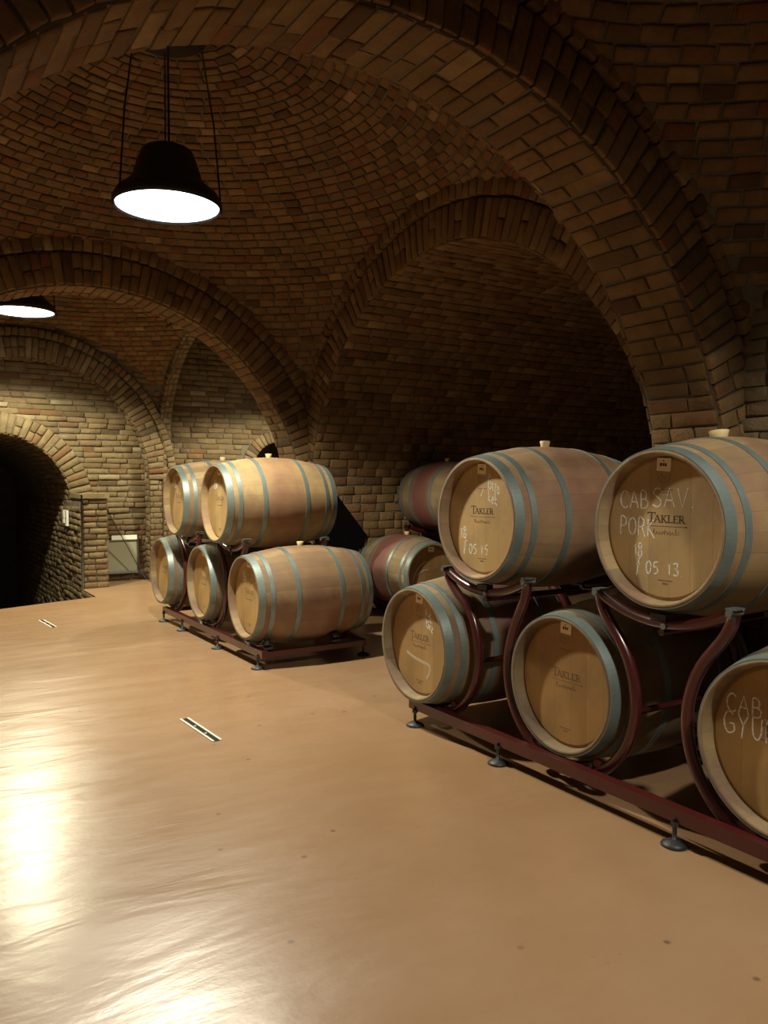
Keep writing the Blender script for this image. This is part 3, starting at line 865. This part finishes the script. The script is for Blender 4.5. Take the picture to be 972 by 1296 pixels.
def make_rack(name, loc, rz, lows, ups, y0, y1, feet, label, sides):
    """local x runs under the barrels, local y along the row. lows/ups: (dy, height)"""
    root = empty(name, loc, rz)
    tag(root, label, 'barrel rack', 'red tubular barrel racks')
    XFR, XRE = .10, .74
    # rails
    for x in (.035, .85):
        b = MB(); b.box((x - .022, y0, .082), (x + .022, y1, .132)); b.build('rail', M['red'], root)
    for y in (y0 + .025, y1 - .025):
        b = MB(); b.box((.057, y - .02, .085), (.828, y + .02, .122)); b.build('end_rail', M['red'], root)
    for x, fx in ((.012, 1), (.85, 0)):
        for y in feet:
            b = MB()
            b.lathe([(0, 0), (0, .046), (.006, .047), (.014, .035), (.022, .018), (.024, .0)], 24, 'z', org=(x, y, 0))
            ft = b.build('foot', M['dark'], root)
            b = MB(); b.tube([(x, y, .02), (x, y, .10)], .008, 10); b.tube([(x, y, .07), (x, y, .086)], .015, 6, smooth=False)
            b.build('threaded_rod', M['steel'], ft)
    # curved frames
    for x in (XFR, XRE):
        rr = rprof(x) + .025
        for (j, (uy, uz)) in enumerate(ups):
            la, lb = lows[j], lows[j + 1]          # la has the larger y
            ru = rprof(x) + .025
            # cradle under the upper barrel
            zc = uz - ru - .014
            cr = [Vector((x, uy + t, zc + .60 - math.sqrt(.36 - t * t))) for t in lin(-.30, .30, 20)]
            b = MB(); b.box((x - .02, uy - .035, zc + .012), (x + .02, uy + .035, uz - rprof(x) - .002)); b.build('saddle_pad', M['dark'], root)
            b = MB(); b.tube(cr, .021, 12); b.build('cradle', M['red'], root)
            for (ly, lz), s_ in ((la, -1), (lb, 1)):
                pts = []
                rs = .372
                for a in lin(-66, 18, 16):
                    aa = math.radians(a)
                    pts.append(Vector((x, ly + s_ * rs * math.cos(aa), lz + rs * math.sin(aa))))
                end = cr[-1] if s_ == 1 else cr[0]
                # la is on the +y side of the gap, its inner arc faces -y and climbs to the +y end of the cradle
                end = cr[-1] if s_ == -1 else cr[0]
                p0 = pts[-1]; t0 = (pts[-1] - pts[-2]).normalized()
                d = (end - p0).length
                c1 = p0 + t0 * d * .45; c2 = end - Vector((0, (end - p0).normalized().y * .2, .8)).normalized() * d * .35
                for k in range(1, 9):
                    t = k / 8
                    pts.append(p0 * (1 - t) ** 3 + c1 * 3 * t * (1 - t) ** 2 + c2 * 3 * t * t * (1 - t) + end * t ** 3)
                b = MB(); b.tube(pts, .0225, 12); b.build('side_tube', M['red'], root)
            # bolts where cradle and side tubes meet
            for e in (cr[0], cr[-1]):
                b = MB(); b.tube([e + Vector((-.035, 0, .002)), e + Vector((.035, 0, .002))], .013, 8); b.box((e.x - .025, e.y - .02, e.z + .012), (e.x + .03, e.y + .02, e.z + .018))
                b.build('bolt', M['galv'], root)
            b = MB(); b.tube([(x - .03, uy - .03, zc - .004), (x + .03, uy - .03, zc - .004)], .012, 8); b.build('bolt', M['galv'], root)
        # low cradles under each lower barrel
        for (ly, lz) in lows:
            a0, a1 = -122, -58
            c = [p for p in arc(ly, lz, rr, a0, a1, x, 12) if y0 - .01 < p.y < y1 + .01 or True]
            b = MB(); b.tube(c, .019, 10); b.build('low_cradle', M['red'], root)
    # bars joining the front and rear frames
    for (uy, uz) in ups:
        for dz, r_ in ((-.385, .014), ):
            b = MB(); b.tube([(XFR, uy, uz + dz), (XRE, uy, uz + dz)], r_, 10); b.build('cross_bar', M['red'], root)
    for (j, (uy, uz)) in enumerate(ups):
        for q, s_ in ((0, -1), (1, 1)):
            ly, lz = lows[j + q]
            y = ly + s_ * .372
            b = MB(); b.tube([(XFR, y, lz - .03), (XRE, y, lz - .03)], .013, 10); b.build('cross_bar', M['red'], root)
    # clamp brackets at the free rail end
    for x in (.07, .60):
        b = MB()
        y = y0 + .05
        b.box((x - .03, y - .035, .135), (x + .03, y + .035, .15))
        b.box((x - .03, y - .006, .145), (x - .022, y + .006, .20)); b.box((x + .022, y - .006, .145), (x + .03, y + .006, .20))
        b.lathe([(x - .02, 0), (x - .02, .028), (x + .02, .028), (x + .02, 0)], 18, 'x', org=(0, y, .178))
        b.tube([(x - .04, y, .178), (x + .04, y, .178)], .008, 8)
        b.build('roller_clamp', M['steel'], root)
    return root

make_rack('barrel_rack', (2.33, 0, 0), 0, [(3.395, .442), (2.435, .430), (1.46, .430)], [(2.975, 1.108), (1.95, 1.112)], .95, 3.50,
          [3.44, 2.77, 1.81, 1.05], 'oxblood red tubular steel rack with disc feet under the nearer barrels', None)
make_rack('barrel_rack', (2.13, 0, 0), 0, [(7.22, .468), (6.24, .465), (5.27, .465)], [(6.78, 1.117), (5.76, 1.118)], 4.99, 7.27,
          [5.06, 5.84, 6.70, 7.23], 'red tubular steel rack under the farther barrels, its free end open to view', None)
make_rack('barrel_rack', (0, 5.95, 0), PI / 2, [(-4.26, .42), (-5.22, .42)], [(-4.74, 1.13)], -5.5, -4.05,
          [-4.1, -4.8, -5.45], 'dark red rack carrying the two stained barrels in the side niche', None)

# ------------------------------------------------------------------ lamps
def make_lamp(x, y, z, label, top):
    root = empty('pendant_lamp', (x, y, z)); tag(root, label, 'lamp', 'black bell pendant lamps')
    b = MB()
    outer = [(-.012, .315), (.0, .328), (.03, .325), (.075, .30), (.11, .255), (.14, .222), (.17, .205), (.205, .198), (.215, .188), (.235, .186), (.27, .175), (.29, .165), (.315, .158), (.335, .14), (.345, .09), (.348, 0)]
    inner = [(.33, 0), (.32, .13), (.20, .185), (.135, .215), (.09, .26), (.05, .30), (-.004, .308)]
    b.lathe(outer + inner, 56, 'z')
    b.build('shade', M['black'], root)
    b = MB(); b.lathe([(.002, 0), (.002, .307), (.010, .307), (.010, 0)], 56, 'z', smooth=False); b.build('lit_glass', M['lens'], root)
    for a in (195, 75, -20):
        c, s_ = math.cos(math.radians(a)), math.sin(math.radians(a))
        b = MB(); b.tube([(.318 * c, .318 * s_, .02), (.28 * c, .28 * s_, .5), (.20 * c, .20 * s_, top - z)], .0055, 8); b.build('suspension_cord', M['cable'], root)
    b = MB(); b.tube([(.03, .06, .34), (.03, .06, top - z)], .007, 8); b.build('power_cord', M['cable'], root)
    b = MB(); b.lathe([(top - z + .06, 0), (top - z + .06, .24), (top - z - .01, .24), (top - z - .01, 0)], 24, 'z'); b.build('ceiling_plate', M['black'], root)
    return root

def lamp_light(x, y, z, watts, cone, blend, col):
    ld = bpy.data.lights.new('lamp_light', 'SPOT'); ld.energy = watts; ld.color = col
    ld.spot_size = math.radians(cone); ld.spot_blend = blend; ld.shadow_soft_size = .06
    o = bpy.data.objects.new('lamp_light', ld); o.location = (x, y, z - .03); COL.objects.link(o)

for (x, y, z, top, w, lab, cone, bl, lc) in (
        (1.50, 4.89, 2.96, 3.98, 540, 'black bell pendant lamp hanging by cords under the big brick dome', 138, .25, (1.0, .94, .74)),
        (1.24, 9.02, 3.03, 3.58, 520, 'black bell pendant lamp before the end wall, half cut by the photo edge', 144, .35, (1.0, .94, .66)),
        (4.60, 8.90, 2.92, 3.86, 480, 'black bell pendant lamp inside the side chamber, hidden behind the brick pier', 142, .35, (1.0, .94, .66)),
        (1.88, .22, 2.98, 3.98, 235, 'black bell pendant lamp over the camera bay, above the photo', 138, .25, (1.0, .93, .78))):
    make_lamp(x, y, z, lab, top); lamp_light(x, y, z, w, cone, bl, lc)

# ------------------------------------------------------------------ small things
for (xa, ya, xb, yb, lab) in ((1.348, 4.198, 1.370, 3.751, 'black floor slot with bright edges in the middle of the open floor'),
                              (1.199, 7.893, 1.234, 7.45, 'small dark floor slot with bright edges near the stair opening')):
    a = Vector((xa, ya, 0)); c = Vector((xb, yb, 0)); ln = (c - a).length
    root = empty('floor_drain', (xa, ya, 0), math.atan2(c.y - a.y, c.x - a.x)); tag(root, lab, 'floor drain', 'slot drains in the floor')
    b = MB(); b.box((0, -.026, .0005), (ln, -.014, .005)); b.box((0, .014, .0005), (ln, .026, .005)); b.build('frame', M['brass'], root)
    b = MB(); b.box((0, -.014, .0005), (ln, .014, .0025)); b.build('slot_insert', M['slot'], root)
    for t in (.36, .68):
        b = MB(); b.lathe([(.0025, .011), (.005, .010), (.005, 0)], 12, 'z', org=(ln * t, 0, 0)); b.build('screw', M['galv'], root)

# framed sheet leaning on the end wall
root = empty('framed_panel', (2.36, 10.42, .10)); tag(root, 'dark framed grey panel with a white top strip on the end wall', 'panel')
root.rotation_euler = (math.radians(-6), 0, 0)
W, Hh = .42, .49
b = MB()
for lo, hi in (((0, 0, 0), (W, .03, .018)), ((0, 0, 0), (.018, .03, Hh)), ((W - .018, 0, 0), (W, .03, Hh)), ((0, 0, Hh - .018), (W, .03, Hh))): b.box(lo, hi)
b.build('frame', M['steel'], root)
b = MB(); b.box((.018, .012, .018), (W - .018, .02, Hh - .05)); b.build('sheet', M['glassy'], root)
b = MB(); b.box((.08, -.012, Hh - .06), (W - .02, .016, Hh - .002)); b.build('top_strip', M['white'], root)
b = MB(); b.box((.018, -.006, .0), (W - .018, .012, .028)); b.build('bottom_rail', M['galv'], root)

# sockets on the passage wall
root = empty('wall_socket', (JX0, 10.55, .80)); tag(root, 'white double socket plate on the dark passage wall', 'wall socket')
for (dy, nm) in ((0, 'plate'), (.17, 'plate')):
    b = MB(); b.box((-.05, dy, -.08 + (.0 if dy == 0 else .03)), (-.022, dy + .10, .115)); pl = b.build(nm, M['white'], root)
    b = MB(); b.box((-.0525, dy + .02, .01), (-.0502, dy + .08, .022)); b.build('gap', M['slot'], pl)
# added black polygon standing in for a dark area that reads as shadow
root = empty('dark_stand_in', (3.53, 6.90, 0)); tag(root, 'flat black stand-in for the shadow-like dark area behind the farther barrels, against the niche wall', 'sheet')
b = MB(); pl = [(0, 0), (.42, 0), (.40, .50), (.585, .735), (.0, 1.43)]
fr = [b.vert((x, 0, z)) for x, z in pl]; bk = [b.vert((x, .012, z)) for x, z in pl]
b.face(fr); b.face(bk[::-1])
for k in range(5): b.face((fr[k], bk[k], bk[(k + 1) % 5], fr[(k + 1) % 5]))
b.build('panel', M['shadow_stand_in'], root)
M['shadow_stand_in'].node_tree.nodes['Principled BSDF'].inputs['Specular IOR Level'].default_value = .05
# cables
b = MB(); b.tube([(JX0 + .004, JY - .035, 1.12), (JX0 + .006, JY - .034, .6), (JX0 + .008, JY - .034, .01)], .009, 8)
tag(b.build('power_cable', M['cable']), 'thin black cable running straight down the corner of the brick jamb', 'cable')
b = MB(); b.tube(smooth_line([(2.29, 10.33, 1.10), (2.42, 10.34, .80), (2.60, 10.36, .47), (2.76, 10.36, .16), (2.84, 10.2, .012), (3.0, 9.9, .010), (3.1, 9.6, .010)]), .005, 8)
tag(b.build('slack_cable', M['cable']), 'thin dark cable hanging diagonally across the end wall past the framed panel', 'cable')

# ------------------------------------------------------------------ world, camera, view
w = bpy.data.worlds.new('cellar_air'); SC.world = w; w.use_nodes = True
w.node_tree.nodes['Background'].inputs[0].default_value = (1, .85, .65, 1)
w.node_tree.nodes['Background'].inputs[1].default_value = 0.0
cd = bpy.data.cameras.new('camera'); cam = bpy.data.objects.new('camera', cd); COL.objects.link(cam)
cd.sensor_fit = 'VERTICAL'; cd.sensor_height = 24; cd.lens = F_PX / 1296 * 24; cd.clip_start = .05
cam.location = (0, 0, CAM_H); cam.rotation_euler = (PI / 2 - math.atan(40 / F_PX), 0, -math.radians(32))
SC.camera = cam
vs_ = SC.view_settings; vs_.view_transform = 'Standard'; vs_.look = 'None'; vs_.gamma = 1; vs_.use_curve_mapping = False
vs_.exposure = 0.0
SC.cycles.use_denoising = True
SC.cycles.max_bounces = 10; SC.cycles.diffuse_bounces = 2; SC.cycles.glossy_bounces = 4
SC.cycles.sample_clamp_indirect = 4.0
